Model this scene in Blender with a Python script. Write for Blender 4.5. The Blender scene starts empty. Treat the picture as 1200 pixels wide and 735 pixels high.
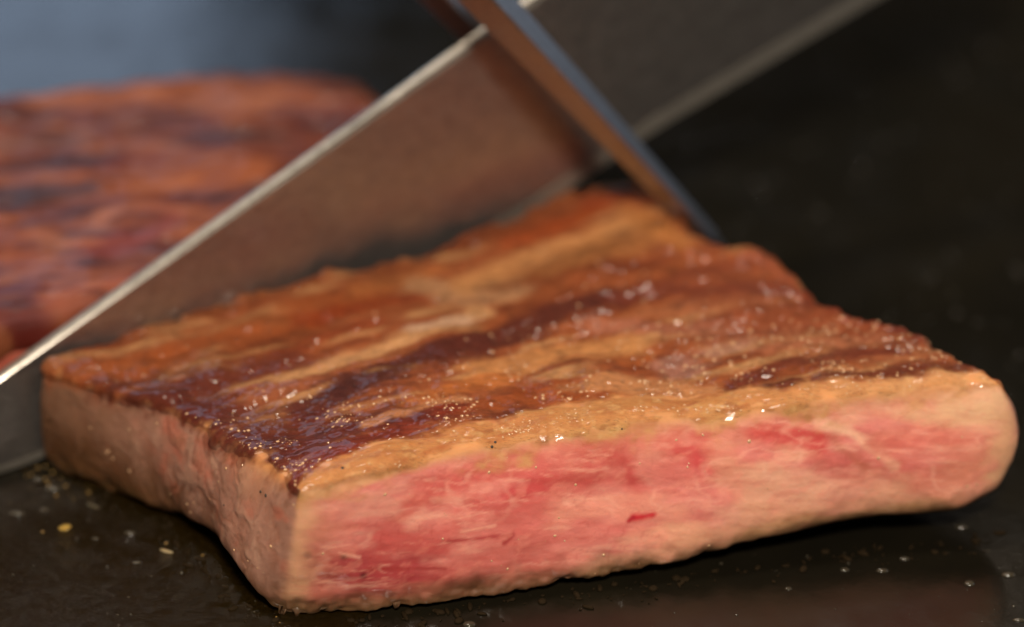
import bpy, math
import numpy as np

# ------------------------------------------------------------------ scene, camera, light
scene = bpy.context.scene
COL = scene.collection
PITCH = math.radians(30.0)
DIST = 0.50                      # camera to the steak, metres
FPX = 4000.0                     # focal length in photo pixels (photo is 1200 wide)
TGT = np.array([0.0, 0.0, 0.02])
FWD = np.array([0.0, math.cos(PITCH), -math.sin(PITCH)])
RGT = np.array([1.0, 0.0, 0.0])
UPV = np.cross(RGT, FWD)
CAM = TGT - DIST * FWD

cam_d = bpy.data.cameras.new('camera')
cam = bpy.data.objects.new('camera', cam_d)
COL.objects.link(cam)
cam.location = CAM
cam.rotation_euler = (math.pi / 2 - PITCH, 0, 0)
cam_d.sensor_width = 36.0
cam_d.lens = 36.0 * FPX / 1200.0
cam_d.clip_start = 0.01
cam_d.clip_end = 50.0
cam_d.dof.use_dof = True
cam_d.dof.focus_distance = 0.467
cam_d.dof.aperture_fstop = 6.5
scene.camera = cam

world = bpy.data.worlds.new('World')
scene.world = world
world.use_nodes = True
bg = world.node_tree.nodes['Background']
bg.inputs['Color'].default_value = (1.0, 0.92, 0.80, 1)
bg.inputs['Strength'].default_value = 0.02


def area(name, loc, target, size, energy, color, size_y=None):
    d = bpy.data.lights.new(name, 'AREA')
    d.energy = energy
    d.color = color
    d.size = size
    if size_y:
        d.shape = 'RECTANGLE'
        d.size_y = size_y
    o = bpy.data.objects.new(name, d)
    COL.objects.link(o)
    o.location = loc
    from mathutils import Vector
    v = Vector(target) - Vector(loc)
    o.rotation_euler = v.to_track_quat('-Z', 'Y').to_euler()
    return o


# warm lamps above the counter, cool window behind to the left, then two added effect lights
area('counter_lamp', (0.04, -0.60, 0.68), (0, 0, 0.01), 0.12, 9.0, (1.0, 0.91, 0.79))
area('ceiling_spot', (-0.20, 0.16, 1.00), (0, 0, 0.0), 0.14, 4.5, (1.0, 0.88, 0.74))
area('sparkle_light', (0.14, 0.62, 0.86), (0, 0, 0.0), 0.10, 1.6, (1.0, 0.88, 0.74))  # added light, gives the crust its sheen and sparkle
area('window_light', (-0.56, 1.55, 0.85), (-0.1, 0.15, 0.0), 0.80, 3.6, (0.54, 0.71, 0.98), 0.66)
area('side_fill', (1.05, 0.22, 0.50), (0.0, 0.05, 0.03), 0.40, 1.1, (0.60, 0.74, 1.0))  # added cool fill, turns the fork's right face bluish

scene.view_settings.view_transform = 'Standard'
scene.view_settings.look = 'None'
scene.view_settings.exposure = 0.22
scene.view_settings.gamma = 1.0
scene.view_settings.use_curve_mapping = False
scene.render.engine = 'CYCLES'
scene.cycles.use_denoising = True
scene.cycles.max_bounces = 10
scene.cycles.caustics_reflective = False
scene.cycles.caustics_refractive = False


# ------------------------------------------------------------------ photo pixel -> point
def ray(x, y):
    return FWD + RGT * (x - 600.0) / FPX - UPV * (y - 367.5) / FPX


def un(x, y, z):
    d = ray(x, y)
    return CAM + d * ((z - CAM[2]) / d[2])


def on_plane(x, y, P, n):
    d = ray(x, y)
    return CAM + d * (np.dot(P - CAM, n) / np.dot(d, n))


# ------------------------------------------------------------------ noise (numpy)
def _hash(ix, iy, iz, seed):
    h = (ix.astype(np.int64) * 374761393 + iy.astype(np.int64) * 668265263
         + iz.astype(np.int64) * 2147483647 + seed * 1274126177) & 0xFFFFFFFF
    h = ((h ^ (h >> 13)) * 1274126177) & 0xFFFFFFFF
    h = ((h ^ (h >> 16)) * 2246822519) & 0xFFFFFFFF
    return ((h ^ (h >> 15)) & 0xFFFFFF).astype(np.float64) / 0xFFFFFF * 2 - 1


def vnoise(p, seed=0):
    i = np.floor(p)
    f = p - i
    f = f * f * f * (f * (f * 6 - 15) + 10)
    r = 0
    for dx in (0, 1):
        wx = f[:, 0] if dx else 1 - f[:, 0]
        for dy in (0, 1):
            wy = f[:, 1] if dy else 1 - f[:, 1]
            for dz in (0, 1):
                wz = f[:, 2] if dz else 1 - f[:, 2]
                r = r + wx * wy * wz * _hash(i[:, 0] + dx, i[:, 1] + dy, i[:, 2] + dz, seed)
    return r


def fbm(p, octv=4, seed=0, gain=0.5):
    a, s, t = 1.0, 0.0, 0.0
    for o in range(octv):
        s = s + a * vnoise(p * (2.03 ** o) + o * 17.3, seed + o * 7)
        t += a
        a *= gain
    return s / t * 1.6


def sst(a, b, x):
    t = np.clip((x - a) / (b - a), 0, 1)
    return t * t * (3 - 2 * t)


def lin(c):
    c = np.asarray(c, float) / 255.0
    return np.where(c <= 0.04045, c / 12.92, ((c + 0.055) / 1.055) ** 2.4)


# ------------------------------------------------------------------ mesh helpers
def make_obj(name, verts, faces, mat, parent=None, smooth=True, colors=None, attrs=None):
    me = bpy.data.meshes.new(name)
    verts = np.asarray(verts, np.float32)
    if isinstance(faces, np.ndarray):
        nf, k = faces.shape
        me.vertices.add(len(verts))
        me.vertices.foreach_set('co', verts.ravel())
        me.loops.add(nf * k)
        me.loops.foreach_set('vertex_index', faces.astype(np.int32).ravel())
        me.polygons.add(nf)
        me.polygons.foreach_set('loop_start', np.arange(0, nf * k, k, dtype=np.int32))
        me.polygons.foreach_set('loop_total', np.full(nf, k, np.int32))
        me.update(calc_edges=True)
    else:
        me.from_pydata([tuple(v) for v in verts], [], [tuple(f) for f in faces])
    if smooth:
        me.polygons.foreach_set('use_smooth', np.ones(len(me.polygons), bool))
    if colors is not None:
        a = me.color_attributes.new('col', 'FLOAT_COLOR', 'POINT')
        c4 = np.ones((len(verts), 4), np.float32)
        c4[:, :3] = np.clip(colors, 0, 1)
        a.data.foreach_set('color', c4.ravel())
    for k_, v_ in (attrs or {}).items():
        a = me.attributes.new(k_, 'FLOAT', 'POINT')
        a.data.foreach_set('value', np.asarray(v_, np.float32))
    me.materials.append(mat)
    o = bpy.data.objects.new(name, me)
    COL.objects.link(o)
    if parent:
        o.parent = parent
        o.matrix_parent_inverse = parent_inv(parent)
    return o


def parent_inv(p):
    from mathutils import Matrix
    return Matrix.Translation(p.location).inverted()


def thing(name, loc, label, cat, group=None):
    o = bpy.data.objects.new(name, None)
    o.empty_display_size = 0.01
    COL.objects.link(o)
    o.location = loc
    o['label'] = label
    o['category'] = cat
    if group:
        o['group'] = group
    return o


def tag(o, label, cat, group=None):
    o['label'] = label
    o['category'] = cat
    if group:
        o['group'] = group


class NT:
    """small node helper"""
    def __init__(self, name):
        self.m = bpy.data.materials.new(name)
        self.m.use_nodes = True
        self.t = self.m.node_tree
        self.b = self.t.nodes['Principled BSDF']

    def n(self, kind, **kw):
        nd = self.t.nodes.new(kind)
        for k, v in kw.items():
            if k in nd.inputs:
                nd.inputs[k].default_value = v
            else:
                setattr(nd, k, v)
        return nd

    def l(self, a, b):
        self.t.links.new(a, b)

    def noise(self, scale, detail=4, rough=0.55, vec=None, dist=0.0):
        nd = self.n('ShaderNodeTexNoise')
        nd.inputs['Scale'].default_value = scale
        nd.inputs['Detail'].default_value = detail
        nd.inputs['Roughness'].default_value = rough
        nd.inputs['Distortion'].default_value = dist
        if vec is not None:
            self.l(vec, nd.inputs['Vector'])
        return nd

    def ramp(self, fac, stops):
        r = self.n('ShaderNodeValToRGB')
        el = r.color_ramp.elements
        while len(el) < len(stops):
            el.new(0.5)
        for e, (p, c) in zip(el, stops):
            e.position = p
            e.color = (c, c, c, 1) if isinstance(c, (int, float)) else (*c, 1)
        self.l(fac, r.inputs[0])
        return r

    def mapping(self, scale=(1, 1, 1), rot=(0, 0, 0)):
        tc = self.n('ShaderNodeTexCoord')
        mp = self.n('ShaderNodeMapping')
        mp.inputs['Scale'].default_value = scale
        mp.inputs['Rotation'].default_value = rot
        self.l(tc.outputs['Object'], mp.inputs['Vector'])
        return mp.outputs[0]

    def bump(self, pairs, base=None):
        last = base
        for h, strength, dist in pairs:
            b = self.n('ShaderNodeBump')
            b.inputs['Strength'].default_value = strength
            b.inputs['Distance'].default_value = dist
            self.l(h, b.inputs['Height'])
            if last is not None:
                self.l(last, b.inputs['Normal'])
            last = b.outputs[0]
        self.l(last, self.b.inputs['Normal'])
        return last

    def set(self, **kw):
        for k, v in kw.items():
            self.b.inputs[k.replace('_', ' ')].default_value = v


# ------------------------------------------------------------------ materials
def meat_material(name, sss, rough, coat, fibre_rot, bump_fine, mottling, spec=0.5, char=0.0, grit=0.0):
    N = NT(name)
    at = N.n('ShaderNodeAttribute', attribute_name='col')
    mp = N.mapping((1.0, 3.5, 2.0), (0, 0, -fibre_rot))
    n1 = N.noise(520, 5, 0.62, mp, 0.6)
    n2 = N.noise(1900, 3, 0.6)
    mixv = N.n('ShaderNodeMath', operation='MULTIPLY_ADD')
    N.l(n1.outputs[0], mixv.inputs[0])
    mixv.inputs[1].default_value = mottling
    mixv.inputs[2].default_value = 1.0 - 0.5 * mottling
    mv2 = N.n('ShaderNodeMath', operation='MULTIPLY_ADD')
    N.l(n2.outputs[0], mv2.inputs[0])
    mv2.inputs[1].default_value = mottling * 0.5
    mv2.inputs[2].default_value = 1.0 - 0.25 * mottling
    mul = N.n('ShaderNodeMath', operation='MULTIPLY')
    N.l(mixv.outputs[0], mul.inputs[0])
    N.l(mv2.outputs[0], mul.inputs[1])
    vm = N.n('ShaderNodeVectorMath', operation='SCALE')
    N.l(at.outputs['Color'], vm.inputs[0])
    N.l(mul.outputs[0], vm.inputs['Scale'])
    if char:
        sp = N.noise(1500, 4, 0.7, mp, 0.3)
        k1 = N.ramp(sp.outputs[0], [(0.54, 1.0), (0.66, 1.0 - char)])
        vm2 = N.n('ShaderNodeVectorMath', operation='MULTIPLY')
        N.l(vm.outputs[0], vm2.inputs[0])
        N.l(k1.outputs[0], vm2.inputs[1])
        N.l(vm2.outputs[0], N.b.inputs['Base Color'])
    else:
        N.l(vm.outputs[0], N.b.inputs['Base Color'])
    r = N.noise(300, 4, 0.6)
    rr = N.ramp(r.outputs[0], [(0.3, rough - 0.12), (0.7, rough + 0.15)])
    N.l(rr.outputs[0], N.b.inputs['Roughness'])
    if sss:
        N.set(Subsurface_Weight=sss, Subsurface_Scale=0.0022)
        N.b.inputs['Subsurface Radius'].default_value = (1.0, 0.35, 0.22)
    N.set(Coat_Weight=coat, Coat_Roughness=0.08, IOR=1.42, Specular_IOR_Level=spec)
    bl = [(n1.outputs[0], 0.35, 0.0006 * bump_fine), (n2.outputs[0], 0.45, 0.00025 * bump_fine)]
    if grit:
        vo = N.n('ShaderNodeTexVoronoi')
        vo.inputs['Scale'].default_value = 1500
        n4 = N.noise(2600, 3, 0.7)
        bl += [(vo.outputs['Distance'], grit, 0.0004), (n4.outputs[0], grit, 0.0003)]
    N.bump(bl)
    return N.m


def steel(name, base, rough, scale, rot=(0, 0, 0), metallic=1.0, bump=0.08, aniso=0.0):
    N = NT(name)
    N.set(Base_Color=(*base, 1), Metallic=metallic, Roughness=rough)
    mp = N.mapping(scale, rot)
    n = N.noise(1.0, 3, 0.6, mp)
    n2 = N.noise(90, 4, 0.6)
    rr = N.ramp(n2.outputs[0], [(0.3, max(0.03, rough - 0.06)), (0.75, rough + 0.08)])
    N.l(rr.outputs[0], N.b.inputs['Roughness'])
    sm = N.noise(55, 5, 0.65, None, 0.8)
    sc = N.ramp(sm.outputs[0], [(0.3, tuple(b * 0.82 for b in base)), (0.7, tuple(min(1, b * 1.12) for b in base))])
    N.l(sc.outputs[0], N.b.inputs['Base Color'])
    N.bump([(n.outputs[0], bump, 0.0001)])
    return N.m


def griddle_material():
    N = NT('griddle_iron')
    big = N.noise(22, 5, 0.6, None, 0.4)
    fine = N.noise(900, 4, 0.7)
    mid = N.noise(140, 5, 0.65)
    c = N.ramp(big.outputs[0], [(0.30, (0.003, 0.0028, 0.002)), (0.55, (0.007, 0.0055, 0.0032)), (0.75, (0.013, 0.010, 0.005))])
    N.l(c.outputs[0], N.b.inputs['Base Color'])
    rr = N.ramp(mid.outputs[0], [(0.30, 0.11), (0.50, 0.17), (0.7, 0.26)])
    N.l(rr.outputs[0], N.b.inputs['Roughness'])
    N.set(IOR=1.5, Specular_IOR_Level=0.32)
    N.bump([(mid.outputs[0], 0.25, 0.0005), (fine.outputs[0], 0.30, 0.00012)])
    return N.m


def oil_material(name, color, rough=0.06, trans=0.0, bump=0.0):
    N = NT(name)
    N.set(Base_Color=(*color, 1), Roughness=rough, IOR=1.47, Transmission_Weight=trans)
    if bump:
        n = N.noise(260, 4, 0.6)
        n2 = N.noise(1100, 3, 0.6)
        N.bump([(n.outputs[0], bump, 0.0006), (n2.outputs[0], bump, 0.0002)])
    return N.m


# ------------------------------------------------------------------ layout of the front steak
H_TOP = 0.0225
TOP_Z = {'A': .022, 'B': .0175, 'C': .021, 'E': .024}


def topz(u, v):
    return ((1 - u) * (1 - v) * TOP_Z['A'] + u * (1 - v) * TOP_Z['E'] + (1 - u) * v * TOP_Z['B'] + u * v * TOP_Z['C'])


def resample(pts, n):
    pts = np.asarray(pts, float)
    # centripetal-ish smooth curve through the points
    d = np.r_[0, np.cumsum(np.linalg.norm(np.diff(pts, axis=0), axis=1))]
    d /= d[-1]
    t = np.linspace(0, 1, n)
    lin_ = np.stack([np.interp(t, d, pts[:, k]) for k in range(pts.shape[1])], 1)
    k = max(1, n // 40)
    w = np.hanning(2 * k + 3)[1:-1]
    w /= w.sum()
    out = lin_.copy()
    pad = np.concatenate([2 * lin_[0] - lin_[1:k + 1][::-1], lin_, 2 * lin_[-1] - lin_[-k - 1:-1][::-1]])
    for c in range(pts.shape[1]):
        out[:, c] = np.convolve(pad[:, c], w, 'valid')
    out[0], out[-1] = lin_[0], lin_[-1]
    return out


def coons(front, back, left, right, nu, nv):
    """front/back run along u, left/right along v; arrays of (n,3)"""
    u = np.linspace(0, 1, nu + 1)[:, None, None]
    v = np.linspace(0, 1, nv + 1)[None, :, None]
    F, B = front[:, None, :], back[:, None, :]
    L, R = left[None, :, :], right[None, :, :]
    return ((1 - v) * F + v * B + (1 - u) * L + u * R
            - ((1 - u) * (1 - v) * front[0] + u * (1 - v) * front[-1] + (1 - u) * v * back[0] + u * v * back[-1]))


def block_surface(top, bot, nw):
    """closed grid surface of a block between two (nu+1,nv+1,3) sheets; returns verts, quads, ijk"""
    nu, nv = top.shape[0] - 1, top.shape[1] - 1
    idx = -np.ones((nu + 1, nv + 1, nw + 1), int)
    I, J, K = np.meshgrid(range(nu + 1), range(nv + 1), range(nw + 1), indexing='ij')
    surf = (I == 0) | (I == nu) | (J == 0) | (J == nv) | (K == 0) | (K == nw)
    idx[surf] = np.arange(surf.sum())
    ijk = np.stack([I[surf], J[surf], K[surf]], 1)
    w = (ijk[:, 2] / nw)[:, None]
    P = bot[ijk[:, 0], ijk[:, 1]] * (1 - w) + top[ijk[:, 0], ijk[:, 1]] * w
    Q = []

    def quads(a, b, c, d, flip):
        q = np.stack([a.ravel(), b.ravel(), c.ravel(), d.ravel()], 1)
        Q.append(q[:, ::-1] if flip else q)
    for k, fl in ((nw, False), (0, True)):
        g = idx[:, :, k]
        quads(g[:-1, :-1], g[1:, :-1], g[1:, 1:], g[:-1, 1:], fl)
    for j, fl in ((0, False), (nv, True)):
        g = idx[:, j, :]
        quads(g[:-1, :-1], g[1:, :-1], g[1:, 1:], g[:-1, 1:], fl)
    for i, fl in ((0, True), (nu, False)):
        g = idx[i, :, :]
        quads(g[:-1, :-1], g[1:, :-1], g[1:, 1:], g[:-1, 1:], fl)
    return P, np.concatenate(Q), ijk


def smooth_verts(P, quads, it, keep=None):
    n = len(P)
    e = np.concatenate([quads[:, [0, 1]], quads[:, [1, 2]], quads[:, [2, 3]], quads[:, [3, 0]]])
    deg = np.bincount(e[:, 0], minlength=n) + np.bincount(e[:, 1], minlength=n)
    for _ in range(it):
        S = np.zeros_like(P)
        for c in range(P.shape[1]):
            S[:, c] = np.bincount(e[:, 0], P[e[:, 1], c], n) + np.bincount(e[:, 1], P[e[:, 0], c], n)
        P = 0.5 * P + 0.5 * S / deg[:, None]
    return P


def vnormals(P, quads):
    fn = np.cross(P[quads[:, 2]] - P[quads[:, 0]], P[quads[:, 3]] - P[quads[:, 1]])
    N = np.zeros_like(P)
    for k in range(4):
        for c in range(3):
            N[:, c] += np.bincount(quads[:, k], fn[:, c], len(P))
    return N / (np.linalg.norm(N, axis=1, keepdims=True) + 1e-20)


def shell(P, Nn, quads, off, thick, cols, extra=None):
    """a closed thin layer over a part of a surface, standing off by `off` where off > -0.3 mm"""
    keepv = off > -0.0003
    fk = keepv[quads].all(1)
    q = quads[fk]
    used = np.unique(q)
    remap = -np.ones(len(P), int)
    remap[used] = np.arange(len(used))
    q = remap[q]
    top = P[used] + Nn[used] * off[used][:, None]
    bot = P[used] + Nn[used] * (np.minimum(off[used], 0) - thick)[:, None]
    n = len(used)
    e = np.concatenate([q[:, [0, 1]], q[:, [1, 2]], q[:, [2, 3]], q[:, [3, 0]]])
    key = e[:, 0] * (n + 1) + e[:, 1]
    rkey = e[:, 1] * (n + 1) + e[:, 0]
    bd = e[~np.isin(key, rkey)]
    side = np.stack([bd[:, 1], bd[:, 0], bd[:, 0] + n, bd[:, 1] + n], 1)
    F = np.concatenate([q, q[:, ::-1] + n, side])
    return np.concatenate([top, bot]), F, np.concatenate([cols[used], cols[used]]), used


def px_top(px, z=H_TOP):
    return np.array([un(x, y, z)[:2] for x, y in px])


def paint(col, xy, strokes, warp, conv, soft=(0.35, 1.25)):
    """lay soft strips of pigment (polyline, half width, colour, strength) on a surface given in its own 2-D coordinates"""
    for pts, hw, rgb, alpha in strokes:
        q = conv(pts)
        hwm = hw
        if len(q) == 1:
            d = np.linalg.norm(xy - q[0], axis=1)
        else:
            d = np.full(len(xy), 1e9)
            for a, b in zip(q[:-1], q[1:]):
                ab = b - a
                t = np.clip(((xy - a) @ ab) / (ab @ ab), 0, 1)
                d = np.minimum(d, np.linalg.norm(xy - a - t[:, None] * ab, axis=1))
        m = (1 - sst(soft[0], soft[1], d / hwm + warp)) * alpha
        col[:] = col * (1 - m[:, None]) + lin(rgb) * m[:, None]
    return col


# ------------------------------------------------------------------ griddle (the surface everything rests on)
def build_griddle():
    nx = 120
    xs = np.linspace(-0.9, 0.9, nx + 1)
    ys = np.linspace(-0.75, 1.3, nx + 1)
    X, Y = np.meshgrid(xs, ys, indexing='ij')
    V = np.stack([X.ravel(), Y.ravel(), np.zeros(X.size)], 1)
    n = nx + 1
    g = np.arange(n * n).reshape(n, n)
    F = np.stack([g[:-1, :-1].ravel(), g[1:, :-1].ravel(), g[1:, 1:].ravel(), g[:-1, 1:].ravel()], 1)
    # plate thickness
    m = len(V)
    V2 = V.copy()
    V2[:, 2] = -0.016
    rim = np.concatenate([g[:, 0], g[-1, 1:], g[-2::-1, -1], g[0, -2:0:-1]])
    side = np.stack([rim, rim + m, np.roll(rim, -1) + m, np.roll(rim, -1)], 1)
    o = make_obj('griddle', np.concatenate([V, V2]), np.concatenate([F, F[:, ::-1] + m, side]), griddle_material(), smooth=False)
    o['kind'] = 'structure'
    o['label'] = 'dark oiled iron griddle plate under the meat'


build_griddle()

# ------------------------------------------------------------------ front steak
NU, NV, NW = 460, 270, 92
FIB = math.radians(22)          # direction of the muscle fibres in plan


def px_curve(pts, zs, n):
    return resample(np.array([un(x, y, z) for (x, y), z in zip(pts, zs)]), n)


def build_front_steak():
    f_px = [(350, 572), (405, 556), (470, 541), (560, 518), (650, 500), (760, 484), (860, 476), (960, 464), (1060, 450), (1130, 441), (1180, 447)]
    l_px = [(350, 572), (318, 541), (262, 510), (196, 474), (108, 452), (45, 432)]
    b_px = [(45, 432), (150, 388), (240, 357), (330, 333), (470, 303), (560, 264), (640, 234), (700, 216), (742, 208)]
    r_px = [(742, 208), (775, 236), (812, 268), (850, 284), (905, 292), (938, 322), (958, 352), (1005, 372), (1060, 386), (1110, 412), (1150, 432), (1180, 447)]
    lt = np.linspace
    front = px_curve(f_px, lt(.022, .024, len(f_px)), NU + 1)
    left = px_curve(l_px, lt(.022, .0175, len(l_px)), NV + 1)
    back = px_curve(b_px, lt(.0175, .021, len(b_px)), NU + 1)
    right = px_curve(r_px[::-1], lt(.024, .021, len(r_px)), NV + 1)
    top = coons(front, back, left, right, NU, NV)
    # lower outline: front and left as seen, back and right a little inside the top outline
    f0_px = [(332, 727), (420, 722), (520, 714), (620, 697), (700, 684), (790, 664), (870, 642), (950, 622), (1020, 608), (1080, 604), (1138, 600), (1180, 570)]
    f0_z = [0, 0, .0002, .0006, .0012, .0022, .0034, .0044, .0050, .0054, .0058, .007]
    l0_px = [(332, 727), (294, 698), (270, 662), (250, 630), (200, 604), (122, 578), (48, 546)]
    front0 = px_curve(f0_px, f0_z, NU + 1)
    left0 = px_curve(l0_px, [0, .0034, .0056, .0050, .0022, .0006, 0], NV + 1)
    back0 = back.copy()
    back0[:, 2] = 0
    back0[0] = left0[-1]
    right0 = right.copy()
    right0[:, 2] = np.linspace(.005, .0, NV + 1) ** 1.0
    right0[:, 0] -= 0.003 * np.sin(np.linspace(0, 1, NV + 1) * math.pi)
    right0[0] = front0[-1]
    right0[-1] = back0[-1]
    bot = coons(front0, back0, left0, right0, NU, NV)
    P, quads, ijk = block_surface(top, bot, NW)
    u, v, w = ijk[:, 0] / NU, ijk[:, 1] / NV, ijk[:, 2] / NW
    # fuller sides
    cen = P[:, :2].mean(0)
    bulge = np.sin(np.pi * np.clip(w, 0, 1)) * ((v == 0) * 0.0012 + (u == 0) * 0.0014 + (v == 1) * 0.0008 + (u == 1) * 0.0048)
    dirn = np.stack([-1.0 * (u == 0) + (u == 1) * 1.0, -1.0 * (v == 0) + (v == 1) * 1.0], 1)
    dirn /= np.maximum(np.linalg.norm(dirn, axis=1, keepdims=True), 1)
    P[:, :2] += dirn * bulge[:, None]
    P = smooth_verts(P, quads, 190)
    # remember distances to the front upper edge, measured over the surface
    Nn = vnormals(P, quads)
    e1 = np.array([math.cos(FIB), math.sin(FIB), 0])
    e2 = np.array([-math.sin(FIB), math.cos(FIB), 0])
    fx, fy = P @ e1, P @ e2
    z = P[:, 2]
    is_top = sst(0.35, 0.8, Nn[:, 2])
    nf = np.array([0.26, -0.965, 0.0])
    nl = np.array([-0.72, -0.69, 0.0])
    is_front = sst(0.45, 0.85, Nn @ nf) * (1 - is_top) * (1 - sst(0.75, 0.93, Nn @ nl))
    down = sst(0.2, 0.7, -Nn[:, 2])
    lump = fbm(P * 95, 3, 3)
    streak = fbm(np.stack([fx * 110, fy * 520, z * 240], 1), 4, 11)
    fine = fbm(P * 900, 3, 21)
    wq = fbm(P * 150, 3, 29) * 1.6
    sidefib = fbm(np.stack([(fx + 0.35 * z) * 300 + wq, fy * 300 + wq, z * 150 + wq], 1), 5, 31)
    frontfib = fbm(np.stack([fx * 90, fy * 300, (z + 0.12 * fx) * 430], 1), 4, 41)
    disp = (lump * (0.0004 + 0.0005 * is_top) + is_top * (streak * 0.00011 + fine * 0.00004)
            + is_front * (frontfib * 0.00008 + fine * 0.00003)
            + (1 - is_top) * (1 - is_front) * (sidefib * 0.00010 + fine * 0.00003)
            + down * 0)
    rim_ = sst(0.12, 0.0, np.minimum(1 - u, 1 - v)) * is_top + sst(0.005, 0.001, z)
    disp = disp + rim_ * (fbm(P * 260, 3, 25) * 0.0006 + fbm(P * 620, 2, 26) * 0.00025)
    P2 = P + Nn * disp[:, None]
    P2[:, 2] = np.maximum(P2[:, 2], 0.00015)
    N2 = vnormals(P2, quads)
    P, z = P2, P2[:, 2]

    # ---------- pigment of the cut front face
    A0, E0 = un(350, 572, .022)[:2], un(1172, 446, .024)[:2]
    ef = (E0 - A0) / np.linalg.norm(E0 - A0)
    nfr = np.array([ef[1], -ef[0], 0])

    def conv_front(pts):
        out = []
        for x, y in pts:
            q = on_plane(x, y, np.array([*A0, 0.01]), nfr)
            out.append([(q[:2] - A0) @ ef, q[2]])
        return np.array(out)
    fxy = np.stack([(P[:, :2] - A0) @ ef, z], 1)
    warp = 0.55 * fbm(np.stack([fxy[:, 0] * 170, fxy[:, 1] * 420, fx * 0], 1), 4, 51) + 0.12 * fine
    marb = fbm(np.stack([fxy[:, 0] * 130, (fxy[:, 1] + 0.10 * fxy[:, 0]) * 700, fx * 0], 1), 5, 61)
    cf = np.tile(lin((212, 122, 108)), (len(P), 1))
    cf = cf * (1 - 0.5 * sst(-0.2, 1.1, -marb)[:, None]) + lin((186, 72, 66)) * 0.5 * sst(-0.2, 1.1, -marb)[:, None]
    cf = cf * (1 - 0.55 * sst(0.15, 1.1, marb)[:, None]) + lin((226, 160, 134)) * 0.55 * sst(0.15, 1.1, marb)[:, None]
    S = 1 / 8000.0
    fs = [
        ([(380, 700), (520, 690), (640, 668)], 34 * S, (186, 84, 74), .75),
        ([(370, 655), (430, 662), (480, 655)], 34 * S, (166, 58, 60), .8),
        ([(450, 640), (560, 612), (690, 580)], 22 * S, (196, 86, 78), .7),
        ([(480, 595), (560, 570), (640, 556)], 20 * S, (188, 76, 66), .7),
        ([(640, 560), (720, 535), (790, 520)], 22 * S, (200, 86, 80), .7),
        ([(700, 534), (740, 552), (748, 582)], 20 * S, (188, 58, 60), .85),
        ([(600, 582), (680, 575), (745, 568)], 10 * S, (190, 66, 64), .75),
        ([(800, 540), (850, 552), (880, 572)], 26 * S, (192, 58, 60), .85),
        ([(895, 512), (925, 518), (960, 525)], 16 * S, (194, 68, 62), .8),
        ([(660, 600), (740, 590), (790, 600)], 22 * S, (218, 140, 116), .7),
        ([(900, 560), (960, 568), (900, 590), (850, 610)], 30 * S, (222, 160, 132), .75),
        ([(760, 640), (850, 615), (950, 590)], 18 * S, (216, 146, 118), .7),
        ([(965, 500), (1010, 515), (1045, 540)], 7 * S, (228, 172, 140), .8),
        ([(980, 520), (1010, 545)], 9 * S, (178, 96, 74), .7),
        ([(1040, 520), (1100, 510), (1140, 530)], 24 * S, (196, 98, 82), .7),
        ([(1060, 560), (1120, 550)], 16 * S, (194, 108, 86), .6),
        ([(960, 545), (1030, 560), (1080, 575)], 12 * S, (186, 100, 84), .6),
        ([(860, 560), (940, 580), (1040, 585)], 34 * S, (218, 156, 124), .6),
        ([(700, 660), (820, 630), (930, 605)], 26 * S, (214, 150, 116), .6),
        ([(800, 505), (870, 500), (960, 490)], 12 * S, (220, 150, 116), .7),
        ([(1000, 490), (1080, 485), (1150, 490)], 16 * S, (216, 156, 120), .7),
        # browned borders
        ([(345, 590), (340, 660), (338, 720)], 20 * S, (206, 148, 110), .85),
        ([(1165, 470), (1182, 520), (1160, 580)], 26 * S, (214, 158, 118), .85),
        ([(1040, 470), (1100, 462), (1160, 462)], 30 * S, (224, 178, 136), .8),
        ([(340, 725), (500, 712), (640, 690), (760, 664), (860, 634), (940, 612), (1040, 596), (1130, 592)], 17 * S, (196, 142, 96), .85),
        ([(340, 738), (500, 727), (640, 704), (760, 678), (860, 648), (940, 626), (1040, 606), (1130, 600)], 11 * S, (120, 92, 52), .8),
        ([(860, 625), (950, 605), (1080, 585), (1140, 580)], 12 * S, (176, 124, 78), .6),
        ([(345, 585), (430, 566), (560, 532), (700, 506), (860, 488), (1000, 470)], 9 * S, (220, 164, 110), .7),
        # small marks
        ([(744, 606), (764, 602)], 5 * S, (196, 30, 44), .9),
        ([(736, 610), (742, 606)], 3 * S, (170, 30, 40), .9),
        ([(402, 648)], 5 * S, (92, 28, 30), .8),
        ([(425, 672)], 4 * S, (92, 28, 30), .8),
        ([(360, 648)], 5 * S, (120, 50, 44), .7),
        ([(525, 632), (600, 626), (590, 634)], 3 * S, (168, 58, 56), .8),
        ([(540, 622), (580, 617)], 3 * S, (226, 150, 126), .8),
        ([(430, 664), (520, 662)], 2.5 * S, (160, 56, 52), .7),
        ([(396, 645), (420, 650)], 2.5 * S, (226, 150, 128), .8),
    ]
    fs = [(p_, h_, c_, min(.95, a_ * 1.15)) for p_, h_, c_, a_ in fs]
    paint(cf, fxy, fs, warp * 1.15, conv_front, (0.1, 1.45))
    mv = fbm(np.stack([fxy[:, 0] * 260, (fxy[:, 1] + 0.12 * fxy[:, 0]) * 1500, fx * 0], 1), 4, 63)
    mv2 = fbm(np.stack([fxy[:, 0] * 420, (fxy[:, 1] - 0.3 * fxy[:, 0]) * 900, fx * 0], 1), 4, 67)
    m = (0.42 * sst(0.35, 0.95, mv) * sst(-0.5, 0.5, marb + 0.3))[:, None]
    cf = cf * (1 - m) + lin((232, 164, 138)) * m
    m = (0.26 * sst(0.35, 1.0, -mv) )[:, None]
    cf = cf * (1 - m) + lin((172, 62, 58)) * m
    m = (0.35 * sst(0.2, 0.9, mv2))[:, None]
    cf = cf * (1 - m) + lin((224, 138, 116)) * m
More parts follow.
